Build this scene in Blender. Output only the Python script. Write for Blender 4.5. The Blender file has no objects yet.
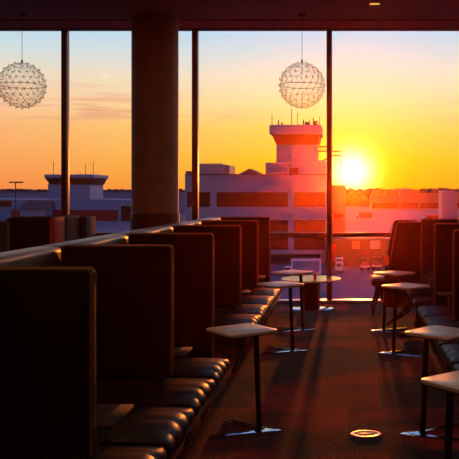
import bpy, bmesh, math, random
from mathutils import Vector, Matrix
random.seed(7)
C = bpy.context.scene
col = C.collection
PI = math.pi

# ------------------------------------------------------------------ camera
EYE = 1.6; F = 800.0; PX = 349.0; PY = 194.0
cd = bpy.data.cameras.new('camera'); cam = bpy.data.objects.new('camera', cd); col.objects.link(cam)
cam.location = (0, 0, EYE); cam.rotation_euler = (PI/2, 0, 0)
cd.sensor_width = 36; cd.lens = 36*F/459
cd.shift_x = -(PX-229.5)/459; cd.shift_y = -(229.5-PY)/459
cd.clip_end = 3000; cd.clip_start = .05
C.camera = cam

def s2l(c):
    return tuple(((v/255)/12.92 if v/255 <= .04045 else ((v/255+.055)/1.055)**2.4) for v in c)

# ------------------------------------------------------------------ node helper
class NT:
    def __init__(s, nt): s.nt = nt; s.n = nt.nodes; s.l = nt.links
    def new(s, t, **k):
        n = s.n.new(t)
        for a, b in k.items(): setattr(n, a, b)
        return n
    def put(s, sock, v):
        if isinstance(v, bpy.types.NodeSocket): s.l.new(v, sock)
        elif v is not None: sock.default_value = v
    def math(s, op, a, b=None, c=None, clamp=False):
        n = s.new('ShaderNodeMath', operation=op, use_clamp=clamp)
        s.put(n.inputs[0], a)
        if b is not None: s.put(n.inputs[1], b)
        if c is not None: s.put(n.inputs[2], c)
        return n.outputs[0]
    def mix(s, f, a, b, mode='MIX'):
        n = s.new('ShaderNodeMix', data_type='RGBA', blend_type=mode)
        s.put(n.inputs[0], f)
        for i, v in ((6, a), (7, b)):
            if isinstance(v, tuple) and len(v) == 3: v = (*v, 1)
            s.put(n.inputs[i], v)
        return n.outputs[2]
    def ramp(s, f, stops, interp='LINEAR'):
        n = s.new('ShaderNodeValToRGB'); r = n.color_ramp; r.interpolation = interp
        while len(r.elements) > 1: r.elements.remove(r.elements[-1])
        for i, (p, c) in enumerate(stops):
            e = r.elements[0] if i == 0 else r.elements.new(p)
            e.position = p; e.color = (*c, 1)
        s.put(n.inputs[0], f); return n.outputs[0]

# ------------------------------------------------------------------ world: dusk sky
SUN_AZ = math.atan2(352-PX, F); SUN_EL = math.atan((PY-171)/F)
W = bpy.data.worlds.new('dusk_sky'); C.world = W; W.use_nodes = True
w = NT(W.node_tree); w.n.clear()
tc = w.new('ShaderNodeTexCoord'); sp = w.new('ShaderNodeSeparateXYZ'); w.l.new(tc.outputs['Generated'], sp.inputs[0])
x, y, z = sp.outputs
az = w.math('ARCTAN2', x, y)
el = w.math('ARCSINE', z)
daz = w.math('SUBTRACT', az, SUN_AZ); dlv = w.math('SUBTRACT', el, SUN_EL)
elr = w.math('DIVIDE', el, 0.5, clamp=True)        # 0..0.5 rad
def E(py): return math.atan((PY-py)/F)/0.5
far = w.ramp(elr, [(0, s2l((248,128,84))), (E(185), s2l((252,140,84))), (E(160), s2l((255,160,104))), (E(130), s2l((255,180,128))),
    (E(105), s2l((253,202,168))), (E(80), s2l((238,222,200))), (E(55), s2l((204,226,234))), (E(30), s2l((172,218,248))), (.6, s2l((150,195,238))), (1, s2l((80,118,190)))])
near = w.ramp(elr, [(0, s2l((255,160,6))), (E(185), s2l((255,178,8))), (E(160), s2l((255,200,24))), (E(130), s2l((255,218,92))),
    (E(105), s2l((255,232,155))), (E(80), s2l((252,234,200))), (E(55), s2l((222,230,228))), (E(30), s2l((192,224,248))), (.6, s2l((160,200,242))), (1, s2l((80,118,190)))])
g_az = w.math('MULTIPLY', w.math('MULTIPLY', daz, daz), -1/(2*.22**2)); wnear = w.math('EXPONENT', g_az)
sky = w.mix(wnear, far, near)
# thin cloud streaks low in the west
mp = w.new('ShaderNodeMapping'); w.l.new(tc.outputs['Generated'], mp.inputs[0]); mp.inputs['Scale'].default_value = (5, 5, 60)
cn = w.new('ShaderNodeTexNoise'); w.l.new(mp.outputs[0], cn.inputs['Vector']); cn.inputs['Scale'].default_value = 2.2; cn.inputs['Detail'].default_value = 4
cm = w.ramp(cn.outputs[0], [(.50, (0,0,0)), (.64, (1,1,1))])
cband = w.math('EXPONENT', w.math('MULTIPLY', w.math('POWER', w.math('DIVIDE', w.math('SUBTRACT', el, .104), .022), 2), -1))
cfar = w.math('SUBTRACT', 1, wnear)
cf = w.math('MULTIPLY', w.math('MULTIPLY', cm, cband), w.math('MULTIPLY', cfar, 1.0))
sky = w.mix(cf, sky, s2l((226,150,128)))
# glow around the sun
d2 = w.math('ADD', w.math('MULTIPLY', daz, daz), w.math('MULTIPLY', dlv, dlv))
d = w.math('SQRT', d2)
g1 = w.math('MULTIPLY', w.math('EXPONENT', w.math('MULTIPLY', w.math('POWER', w.math('DIVIDE', d, .021), 2), -1)), 12.0)
g2 = w.math('MULTIPLY', w.math('EXPONENT', w.math('DIVIDE', d, -.045)), .75)
add = w.new('ShaderNodeMix', data_type='RGBA', blend_type='ADD'); add.inputs[0].default_value = 1
def scale(colr, f):
    n = w.new('ShaderNodeVectorMath', operation='SCALE'); n.inputs[0].default_value = colr; w.put(n.inputs[3], f); return n.outputs[0]
def addv(a, b):
    n = w.new('ShaderNodeVectorMath', operation='ADD'); w.put(n.inputs[0], a); w.put(n.inputs[1], b); return n.outputs[0]
sky = addv(sky, scale((1, .42, .13), g1)); sky = addv(sky, scale((1, .45, .0), g2))
# the half of the sky away from the sun is already dim and mauve
back = w.ramp(w.math('DIVIDE', el, 1.57, clamp=True), [(0, (.07,.14,.22)), (.15, (.07,.16,.30)), (.5, (.06,.15,.30)), (1, (.05,.12,.27))])
fb = w.math('MULTIPLY_ADD', y, -1.6, .55, clamp=True)
sky = w.mix(fb, sky, back)
below = w.math('MULTIPLY', w.math('SUBTRACT', -.002, z), 300, clamp=True)
sky = w.mix(below, sky, (.06,.045,.06))
bg = w.new('ShaderNodeBackground'); w.l.new(sky, bg.inputs[0]); bg.inputs[1].default_value = 1.05
wo = w.new('ShaderNodeOutputWorld'); w.l.new(bg.outputs[0], wo.inputs[0])
W.cycles.sampling_method = 'MANUAL'; W.cycles.sample_map_resolution = 2048

# ------------------------------------------------------------------ sun
sl = bpy.data.lights.new('sun', 'SUN'); sun = bpy.data.objects.new('sun', sl); col.objects.link(sun)
sl.energy = 2.3; sl.color = (1, .21, .02); sl.angle = math.radians(.9)
sdir = Vector((math.sin(SUN_AZ)*math.cos(SUN_EL), math.cos(SUN_AZ)*math.cos(SUN_EL), math.sin(SUN_EL)))
sun.rotation_euler = sdir.to_track_quat('Z', 'Y').to_euler()
sun.location = (0, 40, 6)

HAZE_OUT = .00048; HAZE_IN = .0015
LAMP_W = 4.6        # the ceiling downlights, built further down
# ------------------------------------------------------------------ exposure
C.view_settings.view_transform = 'Standard'; C.view_settings.look = 'None'
C.view_settings.exposure = 0.0; C.view_settings.gamma = 1.0
C.view_settings.use_curve_mapping = False
C.cycles.max_bounces = 8; C.cycles.transparent_max_bounces = 16

# ------------------------------------------------------------------ materials
def mat(name, c, rough=.6, metal=0., spec=.5, coat=0., var=.12, scale=6., bump=0., bscale=80., emit=None, es=1., linear=False, coatr=.15):
    m = bpy.data.materials.new(name); m.use_nodes = True
    t = NT(m.node_tree); b = t.n['Principled BSDF']
    c = c if linear else s2l(c)
    n = t.new('ShaderNodeTexNoise'); n.inputs['Scale'].default_value = scale; n.inputs['Detail'].default_value = 4
    tco = t.new('ShaderNodeTexCoord'); t.l.new(tco.outputs['Object'], n.inputs['Vector'])
    a = tuple(v*(1-var) for v in c); bb = tuple(min(1, v*(1+var)) for v in c)
    r = t.ramp(n.outputs[0], [(.3, a), (.7, bb)])
    t.l.new(r, b.inputs['Base Color'])
    b.inputs['Roughness'].default_value = rough; b.inputs['Metallic'].default_value = metal
    b.inputs['Specular IOR Level'].default_value = spec
    b.inputs['Coat Weight'].default_value = coat; b.inputs['Coat Roughness'].default_value = coatr
    if bump:
        n2 = t.new('ShaderNodeTexNoise'); n2.inputs['Scale'].default_value = bscale; n2.inputs['Detail'].default_value = 3
        t.l.new(tco.outputs['Object'], n2.inputs['Vector'])
        bp = t.new('ShaderNodeBump'); bp.inputs['Strength'].default_value = bump; bp.inputs['Distance'].default_value = .01
        t.l.new(n2.outputs[0], bp.inputs['Height']); t.l.new(bp.outputs[0], b.inputs['Normal'])
    if emit:
        b.inputs['Emission Color'].default_value = (*s2l(emit), 1); b.inputs['Emission Strength'].default_value = es
    return m

M = {}
M['leather'] = mat('brown_leather', (40,24,18), .4, spec=.5, bump=.15, bscale=120)
M['seat'] = mat('seat_leather', (42,24,15), .44, spec=.2, bump=.12, bscale=90)
M['seat'].node_tree.nodes['Principled BSDF'].inputs['Specular Tint'].default_value = (1, .32, .1, 1)
M['divider'] = mat('divider_fabric', (27,12,8), .75, spec=.25, bump=.2, bscale=200)
M['piping'] = mat('tan_piping', (140,84,48), .45, spec=.5)
M['spine'] = mat('spine_leather', (112,88,70), .42, spec=.5, var=.35, bump=.15, bscale=60)
M['greyfab'] = mat('grey_fabric', (88,72,60), .8, bump=.3, bscale=200)
M['orangefab'] = mat('orange_fabric', (255,84,22), .8, bump=.3, bscale=200)
M['darkwood'] = mat('dark_wood', (60,28,18), .6, spec=.25, scale=3)
M['chrome'] = mat('polished_steel', (226,230,236), .10, metal=1, var=.03)
M['darkmetal'] = mat('dark_metal', (42,30,26), .4, metal=.6)
M['tabletop'] = mat('pale_laminate', (240,216,196), .33, spec=.5, var=.05)
M['tableedge'] = mat('table_edge', (96,58,38), .5)
M['column'] = mat('column_paint', (150,120,98), .6, bump=.05)
M['colbase'] = mat('column_band', (70,50,42), .45)
M['mullion'] = mat('bronze_frame', (112,66,46), .4, metal=.3)
M['sill'] = mat('aluminium_sill', (210,205,215), .3, metal=.7)
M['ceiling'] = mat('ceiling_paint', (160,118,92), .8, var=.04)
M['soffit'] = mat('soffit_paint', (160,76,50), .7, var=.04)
M['wall'] = mat('wall_paint', (90,66,54), .85)
M['wallred'] = mat('plinth', (60,36,28), .7)
M['steelgrey'] = mat('satin_metal', (232,214,176), .4, metal=.3)

def carpet():
    m = bpy.data.materials.new('carpet'); m.use_nodes = True
    t = NT(m.node_tree); b = t.n['Principled BSDF']
    tco = t.new('ShaderNodeTexCoord')
    br = t.new('ShaderNodeTexBrick'); t.l.new(tco.outputs['Object'], br.inputs['Vector'])
    br.inputs['Scale'].default_value = 1; br.inputs['Brick Width'].default_value = .5; br.inputs['Row Height'].default_value = 1.0
    br.inputs['Mortar Size'].default_value = .004; br.offset = .5
    br.inputs['Color1'].default_value = (.0,.0,.0,1); br.inputs['Color2'].default_value = (1,1,1,1); br.inputs['Mortar'].default_value = (.2,.2,.2,1)
    n1 = t.new('ShaderNodeTexNoise'); n1.inputs['Scale'].default_value = 1.1; n1.inputs['Detail'].default_value = 2
    t.l.new(tco.outputs['Object'], n1.inputs['Vector'])
    mpn = t.new('ShaderNodeMapping'); t.l.new(tco.outputs['Object'], mpn.inputs[0]); mpn.inputs['Scale'].default_value = (1, .35, 1)
    n2 = t.new('ShaderNodeTexNoise'); n2.inputs['Scale'].default_value = 70; n2.inputs['Detail'].default_value = 3
    t.l.new(mpn.outputs[0], n2.inputs['Vector'])
    f = t.math('ADD', t.math('MULTIPLY', br.outputs[0], .3), t.math('MULTIPLY', n1.outputs[0], .9))
    f = t.math('MULTIPLY_ADD', n2.outputs[0], .5, t.math('SUBTRACT', f, .25))
    c = t.ramp(f, [(.40, s2l((36,30,27))), (.56, s2l((48,34,28))), (.70, s2l((140,42,18))), (.9, s2l((190,52,20)))])
    t.l.new(c, b.inputs['Base Color'])
    b.inputs['Roughness'].default_value = .95; b.inputs['Specular IOR Level'].default_value = .15
    b.inputs['Sheen Weight'].default_value = .1
    bp = t.new('ShaderNodeBump'); bp.inputs['Strength'].default_value = .7; bp.inputs['Distance'].default_value = .012
    t.l.new(n2.outputs[0], bp.inputs['Height']); t.l.new(bp.outputs[0], b.inputs['Normal'])
    return m
M['carpet'] = carpet()

def glass_mat():
    m = bpy.data.materials.new('window_glass'); m.use_nodes = True
    t = NT(m.node_tree); t.n.clear()
    tr = t.new('ShaderNodeBsdfTransparent'); tr.inputs[0].default_value = (.98,.97,.96,1)
    gl = t.new('ShaderNodeBsdfGlossy'); gl.inputs['Roughness'].default_value = .02
    fr = t.new('ShaderNodeFresnel'); fr.inputs[0].default_value = 1.35
    mx = t.new('ShaderNodeMixShader'); t.l.new(t.math('MULTIPLY', fr.outputs[0], .6), mx.inputs[0])
    t.l.new(tr.outputs[0], mx.inputs[1]); t.l.new(gl.outputs[0], mx.inputs[2])
    o = t.new('ShaderNodeOutputMaterial'); t.l.new(mx.outputs[0], o.inputs[0])
    return m
M['glass'] = glass_mat()

# ------------------------------------------------------------------ mesh builder
class MB:
    def __init__(s): s.bm = bmesh.new()
    def _m(s, verts, mtx):
        if mtx is not None: bmesh.ops.transform(s.bm, matrix=mtx, verts=verts)
    def box(s, x0, x1, y0, y1, z0, z1, bev=0., seg=2, mtx=None):
        r = bmesh.ops.create_cube(s.bm, size=1)
        vs = r['verts']
        for v in vs:
            v.co = Vector((x0+(v.co.x+.5)*(x1-x0), y0+(v.co.y+.5)*(y1-y0), z0+(v.co.z+.5)*(z1-z0)))
        if bev:
            es = list({e for v in vs for e in v.link_edges})
            r = bmesh.ops.bevel(s.bm, geom=es, offset=bev, segments=seg, affect='EDGES', profile=.5)
            vs = list({v for f in r['faces'] for v in f.verts} | {v for v in vs if v.is_valid})
        s._m(vs, mtx); return s
    def tube(s, pts, r, n=10, cap=True, closed=False):
        pts = [Vector(p) for p in pts]; k = len(pts); rings = []
        rr = r if isinstance(r, (list, tuple)) else [r]*k
        up = None
        for i, p in enumerate(pts):
            if closed: d = (pts[(i+1) % k]-pts[i-1]).normalized()
            else: d = (pts[min(i+1, k-1)]-pts[max(i-1, 0)]).normalized()
            if up is None: up = Vector((0,0,1)) if abs(d.z) < .9 else Vector((1,0,0))
            a = (up - d*up.dot(d))
            if a.length < 1e-5: a = d.orthogonal()
            a.normalize(); b = d.cross(a); up = a
            rings.append([s.bm.verts.new(p+(a*math.cos(q*2*PI/n)+b*math.sin(q*2*PI/n))*rr[i]) for q in range(n)])
        m = k if closed else k-1
        for i in range(m):
            A, B = rings[i], rings[(i+1) % k]
            for q in range(n): s.bm.faces.new((A[q], A[(q+1) % n], B[(q+1) % n], B[q]))
        if cap and not closed:
            s.bm.faces.new(rings[0][::-1]); s.bm.faces.new(rings[-1])
        return s
    def prism(s, poly, z0, z1, bev=0., mtx=None):
        a = [s.bm.verts.new((p[0], p[1], z0)) for p in poly]; b = [s.bm.verts.new((p[0], p[1], z1)) for p in poly]
        n = len(poly)
        f1 = s.bm.faces.new(a[::-1]); f2 = s.bm.faces.new(b)
        for i in range(n): s.bm.faces.new((a[i], a[(i+1) % n], b[(i+1) % n], b[i]))
        vs = a+b
        if bev:
            es = list(f1.edges)+list(f2.edges)
            r = bmesh.ops.bevel(s.bm, geom=es, offset=bev, segments=2, affect='EDGES', profile=.5)
            vs = list({v for f in r['faces'] for v in f.verts} | {v for v in vs if v.is_valid})
        s._m(vs, mtx); return s
    def lathe(s, prof, n=32, c=(0,0,0), mtx=None):
        rings = []; allv = []
        for (r, z) in prof:
            if r < 1e-6: ring = [s.bm.verts.new((c[0], c[1], c[2]+z))]
            else: ring = [s.bm.verts.new((c[0]+r*math.cos(2*PI*q/n), c[1]+r*math.sin(2*PI*q/n), c[2]+z)) for q in range(n)]
            rings.append(ring); allv += ring
        for A, B in zip(rings, rings[1:]):
            for q in range(n):
                q2 = (q+1) % n
                if len(A) == 1 and len(B) == 1: continue
                if len(A) == 1: s.bm.faces.new((A[0], B[q2], B[q]))
                elif len(B) == 1: s.bm.faces.new((A[q], A[q2], B[0]))
                else: s.bm.faces.new((A[q], A[q2], B[q2], B[q]))
        s._m(allv, mtx); return s
    def ball(s, c, r, sub=2, sc=(1,1,1)):
        rr = bmesh.ops.create_icosphere(s.bm, subdivisions=sub, radius=r)
        for v in rr['verts']: v.co = Vector((v.co.x*sc[0], v.co.y*sc[1], v.co.z*sc[2]))+Vector(c)
        return s
    def build(s, name, m, parent=None, smooth=True):
        me = bpy.data.meshes.new(name)
        bmesh.ops.recalc_face_normals(s.bm, faces=s.bm.faces[:])
        s.bm.to_mesh(me); s.bm.free()
        if smooth:
            me.shade_smooth()
            try: me.set_sharp_from_angle(angle=math.radians(38))
            except Exception: pass
        me.materials.append(m)
        o = bpy.data.objects.new(name, me); col.objects.link(o)
        if parent: o.parent = parent
        return o

def tag(o, label=None, cat=None, group=None, kind=None):
    if label: o['label'] = label
    if cat: o['category'] = cat
    if group: o['group'] = group
    if kind: o['kind'] = kind
    return o
def empty(name, loc, rz=0, label=None, cat=None, group=None, kind=None):
    o = bpy.data.objects.new(name, None); o.empty_display_size = .1
    o.location = loc; o.rotation_euler = (0, 0, rz); col.objects.link(o)
    return tag(o, label, cat, group, kind)
def copy_tree(o, parent=None):
    c = o.copy(); col.objects.link(c); c.parent = parent
    for ch in list(o.children): copy_tree(ch, c)
    return c
def dup(o, loc, rz, label):
    c = copy_tree(o); c.location = loc; c.rotation_euler = (0, 0, rz); c['label'] = label; return c
def rrect(w_, h_, r, n=6, cx=0, cy=0):
    p = []
    for (sx, sy, a0) in ((1,1,0), (-1,1,90), (-1,-1,180), (1,-1,270)):
        for i in range(n+1):
            a = math.radians(a0+90*i/n)
            p.append((cx+sx*(w_/2-r)+r*math.cos(a), cy+sy*(h_/2-r)+r*math.sin(a)))
    return p

# ================================================================== ROOM
WY = 11.85; HC = 4.05; XL, XR, YB = -8.13, 5.59, -5.0
tag(MB().box(XL, XR, YB, WY+.1, -.3, 0).build('floor', M['carpet'], smooth=False), kind='structure')
c_ = MB().box(XL, XR, YB, 11.2, HC, HC+.2)
c_.box(XL, XR, 9.72, 9.735, HC-.004, HC)
for xx in (-6.6, -4.8, -3.0, -1.2, 0.95, 2.6, 4.2): c_.box(xx, xx+.012, YB, 11.2, HC-.004, HC)
tag(c_.build('ceiling', M['ceiling'], smooth=False), kind='structure')
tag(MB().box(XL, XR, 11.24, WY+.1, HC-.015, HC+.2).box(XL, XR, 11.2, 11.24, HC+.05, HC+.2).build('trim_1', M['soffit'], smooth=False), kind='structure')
tag(MB().box(XL-.2, XL, YB, WY+.1, -.3, HC+.2).build('wall_left', M['wall'], smooth=False), kind='structure')
tag(MB().box(XR, XR+.2, YB, WY+.1, -.3, HC+.2).build('wall_right', M['wall'], smooth=False), kind='structure')
tag(MB().box(XL-.2, XR+.2, YB-.2, YB, -.3, HC+.2).build('wall_back', M['wall'], smooth=False), kind='structure')
tag(MB().box(XL, XR, YB, YB+.02, 0, .12).build('baseboard_back', M['wallred'], smooth=False), kind='structure')
tag(MB().box(XL, XL+.02, YB, WY, 0, .12).build('baseboard_left', M['wallred'], smooth=False), kind='structure')
tag(MB().box(XR-.02, XR, YB, WY, 0, .12).build('baseboard_right', M['wallred'], smooth=False), kind='structure')

# window bays
mulx = [-8.13, -6.15, -4.19, -2.27, -.29, 1.70, 3.65, 5.59]
for i in range(7):
    x0, x1 = mulx[i], mulx[i+1]
    fr = MB()
    fr.box(x0-.04, x0+.04, WY-.1, WY+.03, .04, HC-.02, .006)
    if i == 6: fr.box(x1-.08, x1, WY-.1, WY+.03, .04, HC-.02)
    fr.box(x0+.04, x1-.04, WY-.06, WY+.02, .965, 1.03, .006)
    fr.box(x0+.04, x1-.04, WY-.1, WY+.03, HC-.032, HC-.015)
    o = tag(fr.build('window_%d' % (i+1), M['mullion']), kind='structure')
    MB().box(x0-.04, x1-.04, WY-.12, WY+.04, 0.0, .038, .004).build('sill', M['sill'], o)
    MB().box(x0+.04, x1-.04, WY-.012, WY-.004, .04, .965).build('pane', M['glass'], o, False)
    MB().box(x0+.04, x1-.04, WY-.012, WY-.004, 1.03, HC-.032).build('pane', M['glass'], o, False)

# round column
cl = empty('round_column', (-2.69, 11.1, 0), kind='structure')
MB().lathe([(0,.0), (.318,.0), (.318,HC), (0,HC)], 64).build('column_shaft', M['column'], cl)
MB().lathe([(.319,0), (.332,0), (.332,1.33), (.319,1.34)], 64).build('column_base_band', M['colbase'], cl)

# ================================================================== LEFT ROW
SPX0, SPX1, DH = -1.93, -1.75, 1.286
# spine in padded lengths
sp_len = [(0.6, 1.9), (1.9, 3.39), (3.39, 4.9), (4.9, 6.38), (6.38, 8.0), (8.0, 9.5), (9.5, 10.94)]
sroot = empty('booth_spine', (-1.84, 5.8, 0), 0, 'long padded leather spine wall behind the left benches with a pale top', 'seat back wall')
MB().box(-.06, .06, -5.2, 5.2, 0, 1.2).build('core_panel', M['divider'], sroot, False)
for a, b in sp_len:
    m = MB(); m.box(-.09, .09, a-5.8+.006, b-5.8-.006, .92, DH-.004, .035, 5)
    m.build('back_pad', M['spine'], sroot)
    MB().box(-.08, .08, a-5.8+.01, b-5.8-.01, .5, .915, .02, 2).build('lower_pad', M['leather'], sroot)

def make_divider(label, wid, bot=.03, name='booth_divider', m=None, group='dividers between the left booths'):
    r = empty(name, (0,0,0), 0, label, 'seating divider', group)
    t = .065
    # face outline in XZ, rounded free corner at +x
    poly = [(0, bot), (wid, bot)]
    for i in range(7):
        a = math.radians(90*i/6); poly.append((wid-.024+.024*math.cos(a), DH-.024+.024*math.sin(a)))
    poly += [(0, DH)]
    R = Matrix.Rotation(PI/2, 4, 'X')
    MB().prism(poly, -t/2, t/2, .012, R).build('panel', m or M['divider'], r)
    for sgn in (-1, 1):
        pts = [(wid-.004, sgn*t/2*.86, bot+.01), (wid-.004, sgn*t/2*.86, DH-.028)]
        for i in range(1, 7):
            a = math.radians(90*i/6); pts.append((wid-.028+.024*math.cos(a), sgn*t/2*.86, DH-.028+.024*math.sin(a)))
        pts.append((0, sgn*t/2*.86, DH-.004))
        MB().tube(pts, .0075, 8).build('piping', M['piping'], r)
    for fx in (.1, wid-.08): MB().box(fx-.03, fx+.03, -.03, .03, bot-.03, bot, .004).build('foot', M['darkmetal'], r)
    return r
DX = -1.08
dws = [3.39, 4.90, 6.38, 8.0, 9.5, 10.94]
dl = ['nearest dark brown booth divider at the lower left, its top corner catching orange light',
      'second dark booth divider from the front in the left row',
      'third dark booth divider from the front in the left row',
      'fourth dark booth divider from the front in the left row',
      'dark booth divider in the left row, second from the window',
      'last dark booth divider of the left row, nearest the window']
DWID = DX+1.745
d0 = make_divider(dl[0], DWID, .488)
d1 = make_divider(dl[2], DWID)
for i, (yy, lb) in enumerate(zip(dws, dl)):
    if i == 0: d0.location = (-1.745, yy, 0)
    elif i == 2: d1.location = (-1.745, yy, 0)
    else: dup(d1 if i == 5 else d0, (-1.745, yy, 0), 0, lb)

# ------------------------------------------------------------------ benches
def cushion(L, D, z0, z1, ribs, front=.03):
    """stitched cushion: front edge at x=0, back at x=-D, along y 0..L"""
    m = MB(); bm = m.bm
    prof = []                                   # (x, z, bulge) round the front nose
    th = z1-z0
    nx = 8
    for i in range(nx+1): prof.append((-D+(D-.07)*i/nx, z1, 1))
    for i in range(1, 9):
        a = math.radians(90-180*i/8); prof.append((-.07+.07*math.cos(a), z0+th/2+th/2*math.sin(a), 1))
    prof.append((-D, z0, 0))
    ny = ribs*8
    rings = []
    for j in range(ny+1):
        v = j/ny; y_ = v*L
        e = min(v, 1-v)*L; edge = min(1, e/.03); edge = math.sqrt(max(0, 1-(1-edge)**2))
        rib = abs(math.sin(PI*v*ribs))**.6; crown = .022*(math.sin(PI*v)**.7-1)
        k = .55+.45*edge; gro = .0022*(rib-1)
        ring = []
        for (x_, z_, bb) in prof:
            cx_, cz_ = -D/2, z0+th*.45
            dz = (z_-cz_)*(k) + (gro if (bb and z_ > cz_) else 0) + (crown+(.010*(1-((x_+D*.45)/(D*.55))**2)) if (bb and z_ > z1-.01) else 0)
            dx = (x_-cx_)*(1-(1-k)*.06) + (gro*4 if x_ > -.06 else 0)
            ring.append(bm.verts.new((cx_+dx, y_, cz_+dz)))
        rings.append(ring)
    n = len(prof)
    for A, B in zip(rings, rings[1:]):
        for q in range(n): bm.faces.new((A[q], A[(q+1) % n], B[(q+1) % n], B[q]))
    bm.faces.new(rings[0][::-1]); bm.faces.new(rings[-1])
    return m

def make_bench(label, bounds, shelves, name='bench_seat', backs=True):
    """local: front at x=0 facing +x, y along the row from 0"""
    y0 = bounds[0]; L = bounds[-1]-y0
    r = empty(name, (0,0,0), 0, label, 'bench', 'upholstered bench seats along the dividers')
    for a, b in zip(bounds, bounds[1:]):
        cm_ = cushion(b-a-.012, .88, .35, .46, 4)
        o = cm_.build('seat_cushion', M['seat'], r); o.location = (0, a-y0+.006, 0)
    MB().box(-.88, -.08, .02, L-.02, .27, .348, .01).build('seat_base', M['leather'], r)
    MB().prism([(-.16,.0), (-.09,.0), (-.06,L), (-.16,L)], .25, .27).build('front_rail', M['darkmetal'], r)
    ly = [.05]+[b-y0 for b in bounds[1:-1]]+[L-.05]
    for yy in ly:
        m = MB()
        m.tube([(-.07, yy, .34), (-.20, yy, .012)], .016, 8)
        m.build('leg', M['chrome'], r)
        MB().tube([(-.62, yy, .30), (-.56, yy, .0)], .016, 8).build('leg', M['darkmetal'], r)
    for (a, b) in shelves:
        sh = MB().box(-.86, -.19, a-y0, b-y0, .585, .603, .005).build('side_shelf', M['darkwood'], r)
        MB().box(-.58, -.30, a-y0+.04, b-y0-.04, .46, .585).build('shelf_support', M['darkmetal'], sh)
    return r
A = [3.05, 3.69, 4.36, 5.04, 5.64]
b1 = make_bench('near left leather bench with ribbed cushions in front of the second divider', A, [(3.44, 3.80), (4.95, 5.22)])
b1.location = (-.83, A[0], 0)
B = [7.02, 7.70, 8.38, 9.10, 9.80, 10.5]
b2 = make_bench('far left leather bench with ribbed cushions running towards the window', B, [(8.05, 8.3), (9.55, 9.8)])
b2.location = (-.83, B[0], 0)

# ================================================================== RIGHT ROW
RX = .91
rd = [5.4, 7.0, 8.55, 10.08]
rl = ['dark booth divider of the right row nearest the camera, at the right edge',
      'dark divider behind the lower right table, right row',
      'dark divider of the right row beside the crossed legged person, on the camera side',
      'dark divider of the right row nearest the window, behind the tall lounge chair']
for yy, lb in zip(rd, rl):
    o = dup(d1 if yy > 8 else d0, (RX+DWID, yy, 0), PI, lb); o['group'] = 'dividers between the right booths'
rsp = empty('booth_spine', (1.69, 7.5, 0), 0, 'padded spine wall behind the right benches', 'seat back wall')
MB().box(-.06, .06, -3.0, 2.7, 0, 1.2).build('core_panel', M['divider'], rsp, False)
for a, b in ((4.55, 6.0), (6.0, 7.5), (7.5, 9.0), (9.0, 10.15)):
    MB().box(-.09, .09, a-7.5+.006, b-7.5-.006, .92, DH, .035, 5).build('back_pad', M['spine'], rsp)
    MB().box(-.08, .08, a-7.5+.01, b-7.5-.01, .5, .915, .02, 2).build('lower_pad', M['leather'], rsp)
Rb = [0, .69, 1.39, 2.09]
b3 = make_bench('right leather bench with plain brown cushions behind the lower right tables', Rb, [(.12, .4)])
b3.location = (.70, 8.29, 0); b3.rotation_euler = (0, 0, PI)      # runs 8.29 down to 6.2
b4 = dup(b3, (.70, 6.19, 0), PI, 'nearest right bench, almost all outside the right edge behind the laminate table')
b5 = make_bench('far right leather bench carrying the seated person', [0, .7, 1.4], [])
b5.location = (.70, 10.02, 0); b5.rotation_euler = (0, 0, PI)

# ------------------------------------------------------------------ high back chairs
def make_high_chair(label, back_m, side_m, D=.52, Wd=.54, H=1.30, slant=.03, group='high backed lounge chairs'):
    """local: back at x=0 (outer face), seat towards -x, y 0..Wd"""
    r = empty('high_back_chair', (0,0,0), 0, label, 'chair', group)
    MB().box(-.075, 0, .0, Wd, .16, H, .022, 3).build('backrest', back_m, r)
    R = Matrix.Rotation(PI/2, 4, 'X')
    for yy in (.035, Wd):
        poly = [(-.073, .2), (-D, .2), (-D, .5), (-D+slant, H-.04), (-D+slant+.04, H-.005), (-.073, H-.005)]
        MB().prism(poly, 0, .04, .010, Matrix.Translation((0, yy, 0)) @ R).build('side_wing', side_m, r)
        e = [(-D+.002, yy-.035 if yy < .1 else yy, .22), (-D+.002, yy-.035 if yy < .1 else yy, .5), (-D+slant, yy-.035 if yy < .1 else yy, H-.04), (-D+slant+.04, yy-.035 if yy < .1 else yy, H-.004), (-.075, yy-.035 if yy < .1 else yy, H-.004)]
        MB().tube(e, .006, 6).build('piping', M['piping'], r)
    MB().box(-D+.01, -.08, .045, Wd-.05, .30, .46, .03, 3).build('seat_cushion', M['seat'], r)
    for (lx, ly_) in ((-.06, .05), (-.06, Wd-.05), (-D+.06, .05), (-D+.06, Wd-.05)):
        MB().tube([(lx, ly_, .24), (lx, ly_, 0)], .014, 8).build('leg', M['darkmetal'], r)
    return r
c1 = make_high_chair('high backed booth chair with bright orange back, left of the window mullion', M['orangefab'], M['divider'], D=.64)
c1.location = (-3.742, 10.18, 0); c1.rotation_euler = (0, 0, math.radians(6.5))
c2 = make_high_chair('high backed booth chair with grey brown back, just behind the orange one', M['greyfab'], M['divider'])
c2.location = (-3.80, 10.76, 0)
c3 = make_high_chair('small grey backed booth chair standing closest to the window at the left', M['greyfab'], M['divider'], Wd=.44, H=1.275)
c3.location = (-3.70, 11.28, 0)
gd = make_divider('plain grey fabric divider panel cut by the left edge', 1.05, .03, 'booth_divider', M['greyfab'], 'dividers of the far left row')
gd.location = (-3.96-1.05, 9.3, 0)

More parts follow.
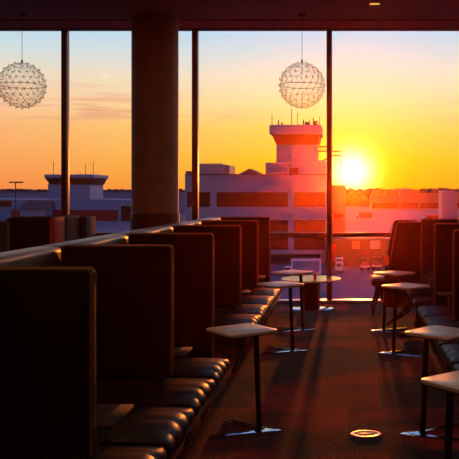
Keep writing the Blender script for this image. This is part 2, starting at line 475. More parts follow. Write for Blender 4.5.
# tall lounge chair by the window at the right, facing left
lc = empty('wing_lounge_chair', (0.96, 10.45, 0), 0, 'tall dark wing lounge chair with slanted side near the right window', 'chair')
R = Matrix.Rotation(PI/2, 4, 'X')
wing = [(-.02,.12), (-.52,.12), (-.47,.50), (-.34,1.20), (-.31,1.235), (-.02,1.235)]
for yy in (.04, .72):
    MB().prism(wing, 0, .045, .012, Matrix.Translation((0, yy, 0)) @ R).build('side_wing', M['divider'], lc)
    f = yy-.047 if yy < .1 else yy-.0
    MB().tube([(-.515, f, .14), (-.468, f, .50), (-.338, f, 1.2), (-.31, f, 1.232), (-.03, f, 1.232)], .007, 6).build('piping', M['piping'], lc)
MB().box(-.12, -.02, .045, .67, .12, 1.225, .02, 3).build('backrest', M['divider'], lc)
o = cushion(.60, .56, .38, .49, 2).build('seat_cushion', M['seat'], lc); o.rotation_euler = (0, 0, PI); o.location = (-.68, .66, 0)
MB().box(-.60, -.12, .06, .65, .26, .375, .02).build('seat_base', M['divider'], lc)
for yy in (.08, .62):
    MB().tube([(-.56, yy, .33), (-.66, yy, .0)], [.022, .014], 8).build('leg', M['darkmetal'], lc)
    MB().tube([(-.10, yy, .33), (-.02, yy, .0)], [.022, .014], 8).build('leg', M['darkmetal'], lc)

# ================================================================== SIDE TABLES
def make_table(label):
    r = empty('side_table', (0,0,0), 0, label, 'table', 'small laptop side tables')
    poly = rrect(.375, .375, .045)
    Rz = Matrix.Rotation(PI/4, 4, 'Z')
    top = MB().prism(poly, .668, .6855, .005, Rz).build('table_top', M['tabletop'], r)
    MB().prism(rrect(.366, .366, .043), .660, .668, .002, Rz).build('top_edge', M['tableedge'], top)
    MB().tube([(.10, 0, .660), (.125, 0, .012)], .019, 12).build('stem', M['darkmetal'], r)
    MB().box(-.02, .13, -.03, .03, .650, .660, .002).build('top_bracket', M['darkmetal'], r)
    def bar(a, b, wd=.030):
        a = Vector(a); b = Vector(b); d_ = (b-a).normalized(); n_ = Vector((-d_.y, d_.x))*wd/2
        return [tuple(a-n_), tuple(b-n_), tuple(b+n_), tuple(a+n_)]
    tip = (.27, 0)
    base = MB()
    base.prism([(.28,0), (.235,.032), (-.15,.212), (-.17,.176), (.165,.0), (-.17,-.176), (-.15,-.212), (.235,-.032)], 0, .010, .001)
    base.build('base', M['chrome'], r)
    MB().prism(bar((.125,-.05), (.125,.05), .045), .009, .016, .002).build('base_crossbar', M['darkmetal'], r)
    return r
t1 = make_table('pale topped side table standing alone in front of the near left bench')
t1.location = (-.73, 5.42, 0); t1.rotation_euler = (0, 0, math.radians(-7))
dup(t1, (-.70, 8.17, 0), math.radians(-4), 'second pale side table of the left row, before the far left bench')
dup(t1, (-.67, 9.42, 0), math.radians(3), 'furthest side table of the left row, just left of the round coffee table')
dup(t1, (.615, 5.33, 0), PI+math.radians(4), 'pale side table at the right edge, behind the nearest one')
dup(t1, (.60, 3.93, 0), PI+math.radians(-6), 'nearest pale side table, cut off by the lower right edge')
dup(t1, (.57, 8.02, 0), PI, 'right side table in front of the seated person, empty top')
t6 = dup(t1, (.53, 9.34, 0), PI, 'right side table nearest the window with a stemmed beer glass on it')

# round coffee table
rt = empty('round_coffee_table', (-.53, 11.18, 0), 0, 'low round coffee table with drum pedestal standing against the window', 'table')
tt = MB().lathe([(0,.398), (.40,.398), (.42,.405), (.42,.418), (.415,.422), (0,.422)], 64).build('table_top', mat('pale_round_top', (250,226,170), .13, var=.04), rt)
MB().lathe([(0,.014), (.125,.014), (.125,.398), (0,.398)], 40).build('pedestal', M['darkmetal'], rt)
MB().lathe([(0,0), (.305,0), (.31,.004), (.30,.012), (.12,.016), (0,.016)], 56).build('base_plate', M['chrome'], rt)
# red bottle on it
rb = empty('red_bottle', (-.47, 11.05, .4225), 0, 'tiny red bottle standing on the round coffee table', 'bottle')
mr = mat('red_plastic', (226,40,28), .3)
MB().lathe([(0,0), (.021,0), (.022,.01), (.022,.06), (.012,.078), (.010,.085), (0,.085)], 20).build('bottle_body', mr, rb)
MB().lathe([(0,.085), (.011,.085), (.007,.105), (0,.108)], 16).build('cap', mat('red_cap', (190,24,18), .4), rb)
# stemmed beer glass
gg = empty('stemmed_glass', (.435, 9.33, .6858), 0, 'stemmed glass of amber beer on the far right side table', 'glass')
def clear():
    m = M['glass'].copy(); m.name = 'clear_glass'
    return m
def beer():
    m = bpy.data.materials.new('amber_beer'); m.use_nodes = True
    t = NT(m.node_tree); b = t.n['Principled BSDF']
    b.inputs['Base Color'].default_value = (1,.22,.02,1); b.inputs['Transmission Weight'].default_value = .6; b.inputs['Subsurface Weight'].default_value = .0; b.inputs['Roughness'].default_value = .15
    b.inputs['IOR'].default_value = 1.2
    tl = t.new('ShaderNodeBsdfTranslucent'); tl.inputs[0].default_value = (1,.40,.08,1)
    mx = t.new('ShaderNodeMixShader'); mx.inputs[0].default_value = .8
    t.l.new(b.outputs[0], mx.inputs[1]); t.l.new(tl.outputs[0], mx.inputs[2]); t.l.new(mx.outputs[0], t.n['Material Output'].inputs[0])
    return m
MB().lathe([(0,0), (.032,0), (.030,.004), (.005,.008), (.004,.065), (.012,.072), (.027,.09), (.033,.13), (.030,.205), (.0285,.205), (.031,.13), (.025,.093), (.01,.077), (0,.076)], 28).build('glass_bowl', clear(), gg)
MB().lathe([(0,.080), (.010,.080), (.024,.095), (.030,.13), (.028,.195), (0,.195)], 24).build('beer', beer(), gg)

# floor outlet
OV = Matrix.Diagonal((1, .74, 1, 1))
fo = empty('floor_outlet', (.113, 5.33, 0), 0, 'round metal floor outlet cover lying in the aisle carpet', 'floor outlet')
MB().lathe([(.072,.001), (.108,.0), (.106,.003), (.096,.005), (.082,.0045), (.076,.003)], 48, mtx=OV).build('rim', mat('copper_rim', (214,130,80), .25, metal=1), fo)
MB().lathe([(0,0), (.078,0), (.078,.003), (.0,.0035)], 40, mtx=OV).build('lid', mat('brass_lid', (150,92,50), .35, metal=.8), fo)
MB().box(-.05, .05, -.012, .012, .003, .0052, .002).build('flap', M['darkmetal'], fo)

# ================================================================== CHANDELIERS
def make_chandelier(label):
    r = empty('spherical_chandelier', (0,0,0), 0, label, 'chandelier', 'sphere chandeliers hung before the window')
    R0 = .318
    bm0 = bmesh.new(); bmesh.ops.create_icosphere(bm0, subdivisions=3, radius=1.0)
    vs = [v.co.copy() for v in bm0.verts]; es = [(e.verts[0].index, e.verts[1].index) for e in bm0.edges]; bm0.free()
    m = MB(); rot = Matrix.Rotation(.33, 3, 'X') @ Matrix.Rotation(.5, 3, 'Z')
    for a, b in es:
        m.tube([vs[a]*R0*.97, vs[b]*R0*.97], .0011, 3, False)
        m.tube([rot @ vs[a]*R0*.93, rot @ vs[b]*R0*.93], .0009, 3, False)
    m.tube([Vector((math.cos(q*PI/24), math.sin(q*PI/24), 0))*R0*.97 for q in range(48)], .0035, 5, closed=True)
    s_ = m
    for i, v in enumerate(vs):
        if i % 4 == 0: s_.tube([v*R0*.70, v*R0*.99], .0012, 3, False)
    s_.build('wire_frame', M['steelgrey'], r)
    l_ = MB()
    for v in vs: l_.ball(v*R0, .0082, 1)
    l_.build('tiny_lights', M['led'], r).__setitem__('kind', 'stuff')
    MB().tube([(0,0,R0*.95), (0,0,R0+.03)], .012, 10).build('hub', M['darkmetal'], r)
    MB().tube([(0,0,R0+.02), (0,0,.96)], .0032, 6).build('cord', M['darkmetal'], r)
    return r
M['led'] = mat('brass_led', (222,168,90), .35, metal=.4)
ch = make_chandelier('left wire sphere chandelier hanging on a thin cord, cut by the left edge')
def canopy(parent, z):
    return MB().lathe([(0,z), (.06,z), (.06,z-.02), (.02,z-.035), (0,z-.035)], 24).build('ceiling_canopy', M['colbase'], parent)
canopy(ch, .97)
ch.location = (-4.455, 10.9, 3.08)
dup(ch, (-.64, 10.9, 3.08), .4, 'right wire sphere chandelier hanging above the control tower view')

# ceiling downlight
lensm = mat('lit_lens', (255,190,110), .4, emit=(255,180,90), es=.9)
def make_downlight(label):
    r = empty('ceiling_downlight', (0,0,HC), 0, label, 'ceiling light', 'downlights in the ceiling')
    MB().box(-.085, .085, -.06, .06, -.008, 0, .002).build('housing', M['colbase'], r)
    MB().box(-.062, .062, -.035, .035, -.014, -.008).build('lens', lensm, r)
    a = bpy.data.lights.new('downlight_glow', 'AREA'); a.shape = 'RECTANGLE'; a.size = .12; a.size_y = .07
    a.energy = LAMP_W; a.color = (1, .58, .32)
    lo = bpy.data.objects.new('downlight_glow', a); col.objects.link(lo); lo.parent = r; lo.location = (0, 0, -.02)
    return r
dlr = make_downlight('small rectangular warm downlight set in the ceiling near the window')
dlr.location = (.33, 10.27, HC)
for (xx, yy) in ((-2.2, 7.2), (.33, 7.2), (-2.2, 4.2), (.33, 4.2), (-5.0, 7.2), (3.0, 7.2), (-2.2, .8), (.33, .8), (3.0, 2.5), (-5.0, 2.5), (-1, -2.5)):
    dup(dlr, (xx, yy, HC), 0, 'warm downlight in the ceiling outside the picture')

# ================================================================== SEATED PERSON (right, far bench)
def skin_mesh(name, verts, edges, radii, m, parent, sub=2, root=0):
    me = bpy.data.meshes.new(name); me.from_pydata(verts, edges, [])
    o = bpy.data.objects.new(name, me); col.objects.link(o)
    sk = o.modifiers.new('skin', 'SKIN'); sk.use_smooth_shade = True
    for i, r_ in enumerate(radii):
        rr = r_ if isinstance(r_, tuple) else (r_, r_)
        me.skin_vertices[0].data[i].radius = rr
        me.skin_vertices[0].data[i].use_root = (i == root)
    ss = o.modifiers.new('sub', 'SUBSURF'); ss.levels = sub; ss.render_levels = sub
    dg = bpy.context.evaluated_depsgraph_get()
    me2 = bpy.data.meshes.new_from_object(o.evaluated_get(dg)); me2.shade_smooth()
    o.modifiers.clear(); o.data = me2; me2.materials.clear(); me2.materials.append(m)
    if parent: o.parent = parent
    return o
M['trousers'] = mat('brown_trousers', (58,26,20), .85, bump=.2)
M['jacket'] = mat('dark_jacket', (62,34,26), .85, bump=.2)
M['skin'] = mat('skin', (190,130,100), .55)
M['hair'] = mat('dark_hair', (36,24,20), .6)
M['shoe'] = mat('dark_shoe', (34,22,18), .4)
pr = empty('person', (1.33, 9.06, 0), 0, 'person in brown trousers seated legs crossed on the far right bench', 'person')
# body in local metres, faces -x
V = [(0,0,.56), (0,0,.74), (.06,0,.95), (.07,0,1.06), (.055,0,1.13), (.04,0,1.20),                     # 0-5 spine to neck
     (-.02,-.10,.54), (-.44,-.13,.56), (-.50,-.10,.34), (-.56,-.09,.09),                               # 6-9 leg A down
     (-.02,.10,.55), (-.42,.03,.66), (-.62,-.05,.42), (-.72,-.08,.26),                                 # 10-13 crossed leg
     (.07,-.19,1.05), (.02,-.27,.80), (-.20,-.20,.70), (-.29,-.14,.69),                                # 14-17 arm A
     (.07,.19,1.05), (.03,.26,.80), (-.18,.16,.72), (-.27,.08,.72)]                                    # 18-21 arm B
Eg = [(0,1),(1,2),(2,3),(3,4),(4,5),(0,6),(6,7),(7,8),(8,9),(0,10),(10,11),(11,12),(12,13),(3,14),(14,15),(15,16),(16,17),(3,18),(18,19),(19,20),(20,21)]
Rr = [(.095,.15),(.125,.14),(.13,.17),(.09,.12),.058,.052, .092,.068,.055,.04, .092,.068,.052,.038, .058,.046,.036,.026, .058,.046,.036,.026]
skin_mesh('body', V, Eg, Rr, M['skin'], pr, 2)
# clothes follow the limbs just outside the body
def sub_skin(name, idx, grow, m, extra=None, root=0):
    mp_ = {j: i for i, j in enumerate(idx)}
    v = [V[j] for j in idx]; e = [(mp_[a], mp_[b]) for a, b in Eg if a in mp_ and b in mp_]
    rr = [tuple(q+grow for q in (Rr[j] if isinstance(Rr[j], tuple) else (Rr[j], Rr[j]))) for j in idx]
    return skin_mesh(name, v, e, rr, m, pr, 2, root)
sub_skin('trousers', [0, 6, 7, 8, 9, 10, 11, 12, 13], .014, M['trousers'])
sub_skin('jacket', [0, 1, 2, 3, 14, 15, 16, 18, 19, 20], .016, M['jacket'])
hd = MB()
hd.ball((0, 0, 0), .1, 3, (.98,.78,1.2))
for v in hd.bm.verts:
    if v.co.x < -.02 and v.co.z < -.02: v.co.y *= 1+v.co.z*1.6
    if v.co.x < -.08 and abs(v.co.y) < .02 and -.03 < v.co.z < .03: v.co.x -= .018
hd.ball((0.0, -.08, -.005), .022, 2, (1,.4,1.3)); hd.ball((0.0, .08, -.005), .022, 2, (1,.4,1.3))
h = hd.build('head', M['skin'], pr); h.location = (.01, 0, 1.30)
hr = MB().ball((.018, 0, .022), .108, 3, (1,.84,1.16))
bmesh.ops.delete(hr.bm, geom=[v for v in hr.bm.verts if v.co.x < -.05 and v.co.z < .07], context='VERTS')
hr.build('hair', M['hair'], h)
for sy in (-1, 1): MB().ball((-.088, sy*.03, .012), .011, 2).build('eye', M['hair'], h)
MB().ball((-.09, 0, -.055), .02, 2, (.3,1.1,.25)).build('mouth', M['trousers'], h)
def hand(p, dirv, side, nm='hand'):
    fv = [Vector((0,0,0)), Vector((-.045,0,-.005)), Vector((-.085,0,-.008))]; v = [tuple(q) for q in fv]; e = [(0,1),(1,2)]; rr = [(.026,.016),(.038,.014),(.038,.012)]
    for k, ln in enumerate((.066, .075, .070, .055)):
        yy = (k-1.5)*.021; i0 = len(v)
        v += [(-.095, yy, -.010), (-.095-ln*.5, yy*1.1, -.018), (-.095-ln*.85, yy*1.1, -.045)]
        e += [(2, i0), (i0, i0+1), (i0+1, i0+2)]; rr += [.0095, .0085, .007]
    i0 = len(v); v += [(-.03, side*.045, -.012), (-.065, side*.058, -.022)]; e += [(1, i0), (i0, i0+1)]; rr += [.012, .009]
    o = skin_mesh(nm, v, e, rr, M['skin'], pr, 1); o.location = p; o.rotation_euler = dirv; return o
hand((-.29,-.14,.69), (0,-.1,-.3), 1); hand((-.27,.08,.725), (0,-.1,.35), -1)
def shoe(p, rx):
    s_ = skin_mesh('shoe', [(.05,0,.035), (-.03,0,.04), (-.12,0,.03), (-.19,0,.026)], [(0,1),(1,2),(2,3)], [(.036,.036),(.042,.042),(.042,.03),(.032,.022)], M['shoe'], pr, 2)
    s_.location = p; s_.rotation_euler = rx; return s_
shoe((-.57,-.09,.004), (0,0,.1)); shoe((-.745,-.085,.21), (0,-.55,.1))

# ================================================================== OUTSIDE
GZ = -8.4
def X_(px, Z): return (px-PX)*Z/F
def H_(py, Z): return EYE-(py-PY)*Z/F
def fb(m, x0, x1, yt, yb, Z, dep, bev=0.):
    return m.box(X_(x0, Z), X_(x1, Z), Z, Z+dep, GZ if yb is None else H_(yb, Z), H_(yt, Z), bev)
E_ = {}
E_['tarmac'] = mat('tarmac', (96,102,128), .95, spec=.05, var=.15, scale=.03)
E_['conc'] = mat('pale_concrete', (164,158,176), .8, var=.05, scale=.3)
E_['win'] = mat('glare_red_glass', (96,14,18), .5, spec=.15, var=.3, scale=.4)  # dark glass with the red sun glare put into its colour
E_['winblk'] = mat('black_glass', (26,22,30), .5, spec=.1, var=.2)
E_['red'] = mat('red_panel', (190,20,20), .6)
E_['metal'] = mat('plant_metal', (160,150,160), .5, metal=.2)
E_['louver'] = mat('louver_metal', (120,100,104), .6)
E_['white'] = mat('white_vehicle', (226,222,234), .4)
E_['panelblue'] = mat('blue_grey_cladding', (124,144,178), .6)
E_['roof'] = mat('dark_roof', (70,72,88), .7)
E_['dark'] = mat('dark_steel', (42,26,26), .6)
E_['tree'] = mat('winter_trees', (70,44,40), .9)
E_['brown'] = mat('brick_hangar', (150,104,96), .8)
E_['yellow'] = mat('backlit_steel', (230,150,50), .5)  # backlit sun yellow put into the steel colour
E_['tyre'] = mat('tyre', (24,20,20), .8)

tag(MB().box(-700, 700, 14, 1500, GZ-.5, GZ).build('exterior_ground', E_['tarmac'], smooth=False), kind='structure')

def part(name, m, parent, fn, smooth=False):
    b = MB(); fn(b); return b.build(name, m, parent, smooth)

# --- main terminal with control tower
Z = 114
tb = empty('terminal_building', (X_(256, Z), Z, GZ), 0, 'pale terminal building with dark ribbon windows left of the sun', 'building')
tb_inv = Matrix.Translation((-X_(256, Z), -Z, -GZ))
def P(name, m, root, fn):
    b = MB(); fn(b); bmesh.ops.transform(b.bm, matrix=Matrix.Translation(-Vector(root.location)), verts=b.bm.verts[:])
    return b.build(name, m, root, False)
P('facade', E_['conc'], tb, lambda b: (fb(b, 185, 326, 175, 192, Z, 26), fb(b, 185, 326, 192, 207, Z+.6, 25), fb(b, 185, 326, 207, 220, Z, 26),
   fb(b, 185, 326, 220, 232, Z+.6, 25), fb(b, 185, 326, 232, 237, Z, 26), fb(b, 185, 326, 237, 250, Z+.6, 25), fb(b, 185, 326, 250, 254, Z, 26), fb(b, 187, 325, 254, None, Z+1.2, 24)))
for (yt, yb) in ((192.2, 206.8), (220.2, 231.8), (237.2, 249.8)):
    for (xa, xb) in ((187, 210), (216.5, 288), (294, 325)):
        P('window', E_['win'] if xa > 200 else E_['winblk'], tb, lambda b: fb(b, xa, xb, yt, yb, Z+.3, .3))  # panes nearer the sun take the glare red
    P('pier', E_['conc'], tb, lambda b: fb(b, 210, 216.5, yt, yb, Z+.1, .6))
    P('pier', E_['conc'], tb, lambda b: fb(b, 288, 294, yt, yb, Z+.1, .6))
P('roof_cap', E_['roof'], tb, lambda b: fb(b, 184.5, 326.5, 174, 175, Z-.3, 26.5))
P('ground_storey', E_['dark'], tb, lambda b: fb(b, 200, 320, 254.5, None, Z+.9, .3))
o = P('plant_room', E_['metal'], tb, lambda b: fb(b, 199, 222, 163.5, 174.1, Z+3, 6, .1))
P('plant_room', E_['metal'], tb, lambda b: fb(b, 222, 229.5, 165, 174.1, Z+5, 6, .1))
P('louver', E_['louver'], o, lambda b: [fb(b, 200.5+i*1.5, 201.3+i*1.5, 165.5, 171.5, Z+2.9, .12) for i in range(14)])
P('plant_room', E_['brown'], tb, lambda b: fb(b, 185.5, 190.5, 171, 174.1, Z+2, 3, .1))
def gable(b):
    z2 = Z+4
    R_ = Matrix.Rotation(PI/2, 4, 'X')
    b.prism([(X_(236, z2), H_(178, z2)), (X_(263, z2), H_(178, z2)), (X_(263, z2), H_(175.5, z2)), (X_(249.5, z2), H_(168.5, z2)), (X_(236, z2), H_(175.5, z2))], -(z2+8), -z2, 0, R_)
P('gable_roof', E_['roof'], tb, gable)
P('annex', E_['brown'], tb, lambda b: fb(b, 326, 345, 185, None, Z+6, 14))
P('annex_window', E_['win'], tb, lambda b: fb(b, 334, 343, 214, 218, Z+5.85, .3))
# --- control tower
Zt = 117
ct = empty('control_tower', (X_(296, Zt), Zt, H_(175, Z)), 0, 'squat control tower with flared dark glass cab beside the sun', 'tower')
P('shaft', E_['conc'], ct, lambda b: [fb(b, 276.5, 317, 144.5, 174, Zt, 6), ] + [fb(b, 276.2, 317.3, yy, yy+.6, Zt-.06, 6.1) for yy in (150, 155.5, 161, 166.5)])
def flare(b, x0a, x1a, x0b, x1b, yt, yb, Zc, dep):
    vt = [(X_(x0a, Zc), Zc, H_(yt, Zc)), (X_(x1a, Zc), Zc, H_(yt, Zc)), (X_(x1a, Zc), Zc+dep, H_(yt, Zc)), (X_(x0a, Zc), Zc+dep, H_(yt, Zc))]
    k = (X_(x0b, Zc)-X_(x0a, Zc))
    vb = [(X_(x0b, Zc), Zc+k, H_(yb, Zc)), (X_(x1b, Zc), Zc+k, H_(yb, Zc)), (X_(x1b, Zc), Zc+dep-k, H_(yb, Zc)), (X_(x0b, Zc), Zc+dep-k, H_(yb, Zc))]
    T = [b.bm.verts.new(v) for v in vt]; Bv = [b.bm.verts.new(v) for v in vb]
    b.bm.faces.new(T); b.bm.faces.new(Bv[::-1])
    for i in range(4): b.bm.faces.new((T[i], Bv[i], Bv[(i+1) % 4], T[(i+1) % 4]))
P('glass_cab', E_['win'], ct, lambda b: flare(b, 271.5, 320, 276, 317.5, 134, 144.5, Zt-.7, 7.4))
P('cab_roof', E_['conc'], ct, lambda b: fb(b, 269.3, 321.3, 124.8, 134, Zt-1, 8, .08))
for (ax, at, rr) in ((271, 113, .05), (277.5, 119, .09), (281, 121.5, .12), (291, 108, .05), (297, 112, .04), (303, 119, .1), (306.5, 121, .3), (309, 119, .07), (313, 117, .08), (315.2, 120, .28), (319, 116, .06)):
    P('antenna', E_['dark'], ct, lambda b: b.tube([(X_(ax, Zt), Zt+1.5, H_(124.9, Zt)), (X_(ax, Zt), Zt+1.5, H_(at, Zt))], rr, 6))
o = P('machine_room', E_['metal'], ct, lambda b: fb(b, 265.5, 289, 162.5, 174, Zt-2, 4, .08))
P('louver', E_['louver'], o, lambda b: [fb(b, 267.5+i*1.6, 268.5+i*1.6, 164.5, 171, Zt-2.1, .12) for i in range(12)])
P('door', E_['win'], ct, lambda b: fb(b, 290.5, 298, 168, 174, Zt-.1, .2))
P('side_block', E_['conc'], ct, lambda b: fb(b, 299, 325.5, 160.5, 174, Zt-1.5, 8))
P('catwalk', E_['yellow'], ct, lambda b: (fb(b, 316.8, 333, 146, 147, Zt+1, 1.6), fb(b, 316.8, 341, 150.5, 151.5, Zt+1, 1.6), fb(b, 331, 341, 155, 156, Zt+1, 1.6),
   [fb(b, xx, xx+.5, 146, 151, Zt+1, .1) for xx in (320, 324, 328, 332.5)], [fb(b, xx, xx+.6, 150.5, 156, Zt+1, .1) for xx in (335, 340.4)], fb(b, 340.2, 341, 155, 168, Zt+1, .12), fb(b, 340.2, 341, 155, 175, Zt+2.4, .12)))
P('brace', E_['yellow'], ct, lambda b: b.tube([(X_(317.5, Zt), Zt+1.8, H_(163, Zt)), (X_(331, Zt), Zt+1.8, H_(155.5, Zt))], .12, 6))

# --- low dark service building below the horizon, right of the terminal
Z = 110
sv = empty('service_building', (X_(364, Z), Z, GZ), 0, 'long low dark service building right of the terminal, seen below the rail', 'building')
P('walls', E_['dark'], sv, lambda b: fb(b, 328, 398, 240, None, Z, 9))
P('roof', E_['roof'], sv, lambda b: fb(b, 327, 399, 238.5, 240, Z-.5, 10))
for (xa, xb, yt, yb, mm) in ((331, 336, 244, 262, 'red'), (352, 360, 241, 249, 'brown'), (370, 380, 240.6, 249, 'conc')):
    P('door_panel', E_[mm], sv, lambda b: fb(b, xa, xb, yt, yb, Z-.1, .12))

# --- left terminal with second tower
Z = 296
lt = empty('terminal_building', (X_(70, Z), Z, GZ), 0, 'long low terminal with red band at the far left, blue grey walls', 'building')
P('upper_wall', E_['panelblue'], lt, lambda b: fb(b, 12, 131, 199.5, 210, Z, 40))
P('red_band', E_['red'], lt, lambda b: fb(b, 52, 118, 210, 221, Z+1, 38))
P('red_band', E_['red'], lt, lambda b: fb(b, 11, 20, 209.5, 217, Z-.5, 2))
P('sloped_roof', E_['roof'], lt, lambda b: (flare(b, 27, 52, 21, 54, 200.5, 209.5, Z-1.8, 8)))
P('white_wall', E_['conc'], lt, lambda b: fb(b, 20, 46, 209.5, None, Z-3, 3))
P('lower_wall', E_['panelblue'], lt, lambda b: (fb(b, 0, 131, 221, None, Z+1.5, 36), fb(b, -40, 12, 199, None, Z+.5, 36)))
P('window', E_['winblk'], lt, lambda b: fb(b, -10, 11, 200.5, 206.5, Z-.1, .5))
P('window', E_['winblk'], lt, lambda b: fb(b, 121, 131, 206, 221, Z-.2, .5))
P('lower_wall', E_['panelblue'], lt, lambda b: fb(b, 118, 121, 205, None, Z-.3, 4))
Zs = 300
st = empty('control_tower', (X_(69, Zs), Zs, H_(199.5, 296)), 0, 'far control tower with dark flared cab behind the left mullion', 'tower')
P('shaft', E_['panelblue'], st, lambda b: fb(b, 48, 90, 184, 199, Zs, 16))
P('glass_cab', E_['winblk'], st, lambda b: flare(b, 45, 92.5, 48.5, 90, 178, 184.5, Zs-1.5, 18))
P('cab_roof', E_['panelblue'], st, lambda b: fb(b, 44, 93.3, 174.3, 178, Zs-2, 19, .3))
for (ax, at) in ((48.5, 161), (75.5, 172), (81, 163), (89, 161)):
    P('antenna', E_['dark'], st, lambda b: b.tube([(X_(ax, Zs), Zs+5, H_(174.6, Zs)), (X_(ax, Zs), Zs+5, H_(at, Zs))], .1, 5))
# far hall behind it
Z = 420
fh = empty('long_hall', (X_(60, Z), Z, GZ), 0, 'long blue grey hall reaching along the horizon behind the far tower', 'building')
P('walls', E_['panelblue'], fh, lambda b: fb(b, -60, 190, 191.5, None, Z, 40))
P('roof_edge', E_['roof'], fh, lambda b: fb(b, -60, 190, 190.9, 191.5, Z-1, 42))
# light pole
Z = 280
lp = empty('light_pole', (X_(15.5, Z), Z, GZ), 0, 'tall floodlight pole at the far left against the orange sky', 'light pole')
P('pole', E_['dark'], lp, lambda b: b.tube([(X_(15.5, Z), Z, GZ), (X_(15.5, Z), Z, H_(182.5, Z))], .18, 6))
P('crossarm', E_['dark'], lp, lambda b: fb(b, 9, 22.5, 182.3, 182.9, Z-.1, .2))
for xx in (9, 12.5, 15.5, 18.3, 20.5): P('floodlight', E_['dark'], lp, lambda b: fb(b, xx, xx+1.8, 181.5, 183, Z-.4, .8))

# --- right far buildings
def farb(x0, x1, yt, shade_top, Z, lab, mm='brown'):
    r = empty('far_building', (X_((x0+x1)/2, Z), Z, GZ), 0, lab, 'building', 'buildings on the right horizon')
    P('walls', E_[mm], r, lambda b: fb(b, x0+.1, x1-.1, yt, None, Z, 30))
    P('window', E_['win'], r, lambda b: fb(b, x0+1, x1-1, shade_top, shade_top+5, Z-.3, .5))  # dark strip added for the shaded underside, not glazing
    P('roof', E_['roof'], r, lambda b: fb(b, x0+.1, x1-.1, yt-.5, yt, Z-1, 32))
    return r
farb(371, 399, 196, 203, 535, 'brown low building on the horizon just right of the sun')
r = farb(400.2, 419, 190.5, 203, 525, 'brown building with a pale rooftop block on the right horizon')
P('rooftop_block', E_['metal'], r, lambda b: fb(b, 402, 410, 188, 190.4, 530, 10))
farb(419, 440, 193, 203, 540, 'flat mauve building on the right horizon, left of the pale block')
farb(455, 540, 192, 203, 545, 'long flat building at the right edge of the horizon')
Z = 290
pb = empty('pale_block', (X_(449, Z), Z, GZ), 0, 'pale upright block with lit piers at the right edge of the horizon', 'building')
P('walls', E_['metal'], pb, lambda b: fb(b, 443, 457, 190.5, None, Z, 14))
for xx in (442.2, 450.5): P('pier', E_['conc'], pb, lambda b: fb(b, xx, xx+3, 190, None, Z-.8, 1))
# red ground vehicles
def lorry(x0, x1, yt, yb, lab):
    Z = (EYE-GZ)*F/(yb-PY); r = empty('red_lorry', (X_((x0+x1)/2, Z), Z, GZ), 0, lab, 'lorry', 'red vehicles on the far apron')
    k = Z/F
    P('cargo_box', E_['red'], r, lambda b: fb(b, x0+3, x1, yt, yb-1, Z, 2.5, .05))
    P('cab', E_['white'], r, lambda b: fb(b, x0, x0+2.8, yt+1.8, yb-.8, Z, 2.4, .08))
    for xx in (x0+1.4, x0+6, x1-2): P('wheel', E_['tyre'], r, lambda b: b.lathe([(0,-.15), (.5,-.15), (.5,.15), (0,.15)], 14, mtx=Matrix.Translation((X_(xx, Z), Z+.1, GZ+.5)) @ Matrix.Rotation(PI/2, 4, 'X')))
lorry(356, 372, 212.5, 218.5, 'red lorry on the pale apron below the sun')
lorry(424, 438, 215, 220, 'small red lorry on the apron left of the pale block')

# --- nearer ground vehicles
Z = 96
sk_ = empty('service_truck', (X_(306, Z), Z, GZ), 0, 'white service truck with framed box body parked below the terminal', 'truck')
P('box_body', E_['panelblue'], sk_, lambda b: fb(b, 293, 319.5, 261.5, 273, Z+.2, 5, .05))
P('body_frame', E_['white'], sk_, lambda b: (fb(b, 291, 321.3, 258.8, 261.3, Z, .4), fb(b, 291, 293, 261.3, 274, Z, .4), fb(b, 319.3, 321.3, 261.3, 274, Z, .4)))
P('cab', E_['white'], sk_, lambda b: fb(b, 284, 291, 267, 275, Z+1, 1.8, .1))
P('windscreen', E_['winblk'], sk_, lambda b: fb(b, 284.8, 289.8, 268, 270.6, Z+.9, .12))
P('tail_board', E_['white'], sk_, lambda b: fb(b, 293, 319.5, 273, 274.6, Z-.1, .5))
for (xx, zz) in ((287, 1.6), (297, .8), (315, .8), (297, 4), (315, 4)):
    P('wheel', E_['tyre'], sk_, lambda b: b.lathe([(0,-.15), (.42,-.15), (.42,.15), (0,.15)], 18, mtx=Matrix.Translation((X_(xx, Z), Z+zz, GZ+.42)) @ Matrix.Rotation(PI/2, 4, 'Y')))
Z = 101
tg = empty('baggage_tug', (X_(339.5, Z), Z, GZ), 0, 'small white baggage tug just right of the red mullion', 'vehicle')
P('body', E_['white'], tg, lambda b: fb(b, 335.5, 343, 262.5, 270.5, Z, 2.2, .12))
P('windscreen', E_['winblk'], tg, lambda b: fb(b, 336.6, 341.8, 263.6, 266.2, Z-.06, .1))
P('canopy', E_['white'], tg, lambda b: (fb(b, 335.5, 343, 258.3, 259.3, Z+.2, 1.8), fb(b, 335.8, 336.3, 259.3, 262.6, Z+.3, .1), fb(b, 342.2, 342.7, 259.3, 262.6, Z+.3, .1)))
for xx in (336.5, 342): P('wheel', E_['tyre'], tg, lambda b: b.lathe([(0,-.12), (.35,-.12), (.35,.12), (0,.12)], 16, mtx=Matrix.Translation((X_(xx, Z), Z+.6, GZ+.35)) @ Matrix.Rotation(PI/2, 4, 'Y')))
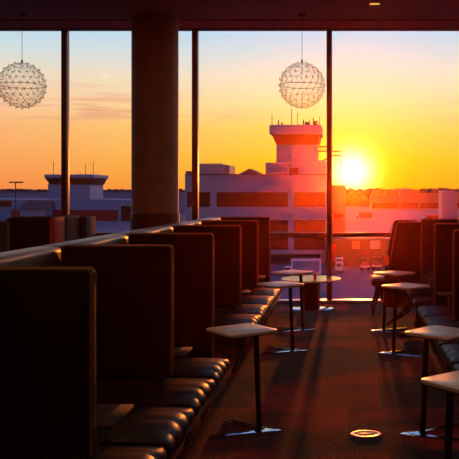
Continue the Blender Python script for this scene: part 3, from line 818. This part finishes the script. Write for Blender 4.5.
def cart(x0, Z, lab):
    r = empty('baggage_cart', (X_(x0+5, Z), Z, GZ), 0, lab, 'cart', 'baggage carts on the apron')
    yb = PY+(EYE-GZ)*F/Z
    P('deck', E_['white'], r, lambda b: fb(b, x0, x0+10, yb-4.5, yb-3.5, Z, 1.6))
    P('roof', E_['roof'], r, lambda b: fb(b, x0, x0+10, yb-13, yb-12.3, Z, 1.6))
    for xx in (x0, x0+9.5): P('post', E_['dark'], r, lambda b: fb(b, xx, xx+.5, yb-12.3, yb-4.5, Z, .1))
    P('load', E_['brown'], r, lambda b: fb(b, x0+1.5, x0+8, yb-9, yb-4.6, Z+.3, 1, .1))
    for xx in (x0+1.5, x0+8.5): P('wheel', E_['tyre'], r, lambda b: b.lathe([(0,-.1), (.25,-.1), (.25,.1), (0,.1)], 14, mtx=Matrix.Translation((X_(xx, Z), Z-.05, GZ+.25)) @ Matrix.Rotation(PI/2, 4, 'X')))
cart(360, 104, 'left one of two baggage carts beneath the service building')
cart(372, 105, 'right one of two baggage carts beneath the service building')

# --- treeline
def tree_line(b):
    rnd = random.Random(3)
    for i in range(330):
        px = -60+i*1.9+rnd.uniform(-.6, .6); Zz = 640+rnd.uniform(0, 40)
        top = 190.2-rnd.random()*1.6-(1.4 if 335 < px < 460 else .3)*rnd.random()
        zt = H_(top, Zz); r0 = rnd.uniform(2.2, 4)
        b.ball((X_(px, Zz), Zz, zt-r0), r0, 2)
        b.ball((X_(px, Zz), Zz-1, zt-r0-4), r0*1.25, 1)
        b.box(X_(px, Zz)-1.8, X_(px, Zz)+1.8, Zz-1, Zz+2, GZ, zt-r0)
o = MB(); tree_line(o)
tag(o.build('distant_trees', E_['tree']), 'dark strip of bare woodland along the horizon', 'trees', kind='stuff')

# ------------------------------------------------------------------ tinted haze volumes added to imitate the sun's red lens glare
def haze(name, x0, x1, y0, y1, z0, z1, dens, g, label, hc):
    m = bpy.data.materials.new(name); m.use_nodes = True; t = NT(m.node_tree); t.n.clear()
    v = t.new('ShaderNodeVolumeScatter'); v.inputs['Density'].default_value = dens; v.inputs['Anisotropy'].default_value = g
    v.inputs['Color'].default_value = (*hc, 1)
    o = t.new('ShaderNodeOutputMaterial'); t.l.new(v.outputs[0], o.inputs['Volume'])
    ob = MB().box(x0, x1, y0, y1, z0, z1).build(name, m, smooth=False)
    tag(ob, label, 'haze', kind='stuff')
haze('apron_glare_haze', -90, 60, 13, 93, GZ+.02, 60, HAZE_OUT, .95, 'thin tinted haze over the apron, added for the glare of the low sun', (1, .34, .03))
haze('room_glare_haze', XL+.02, XR-.02, YB+.05, WY-.13, .05, HC-.02, HAZE_IN, .945, 'faint red haze in the lounge, added for the lens glare of the sun', (1, .12, .03))
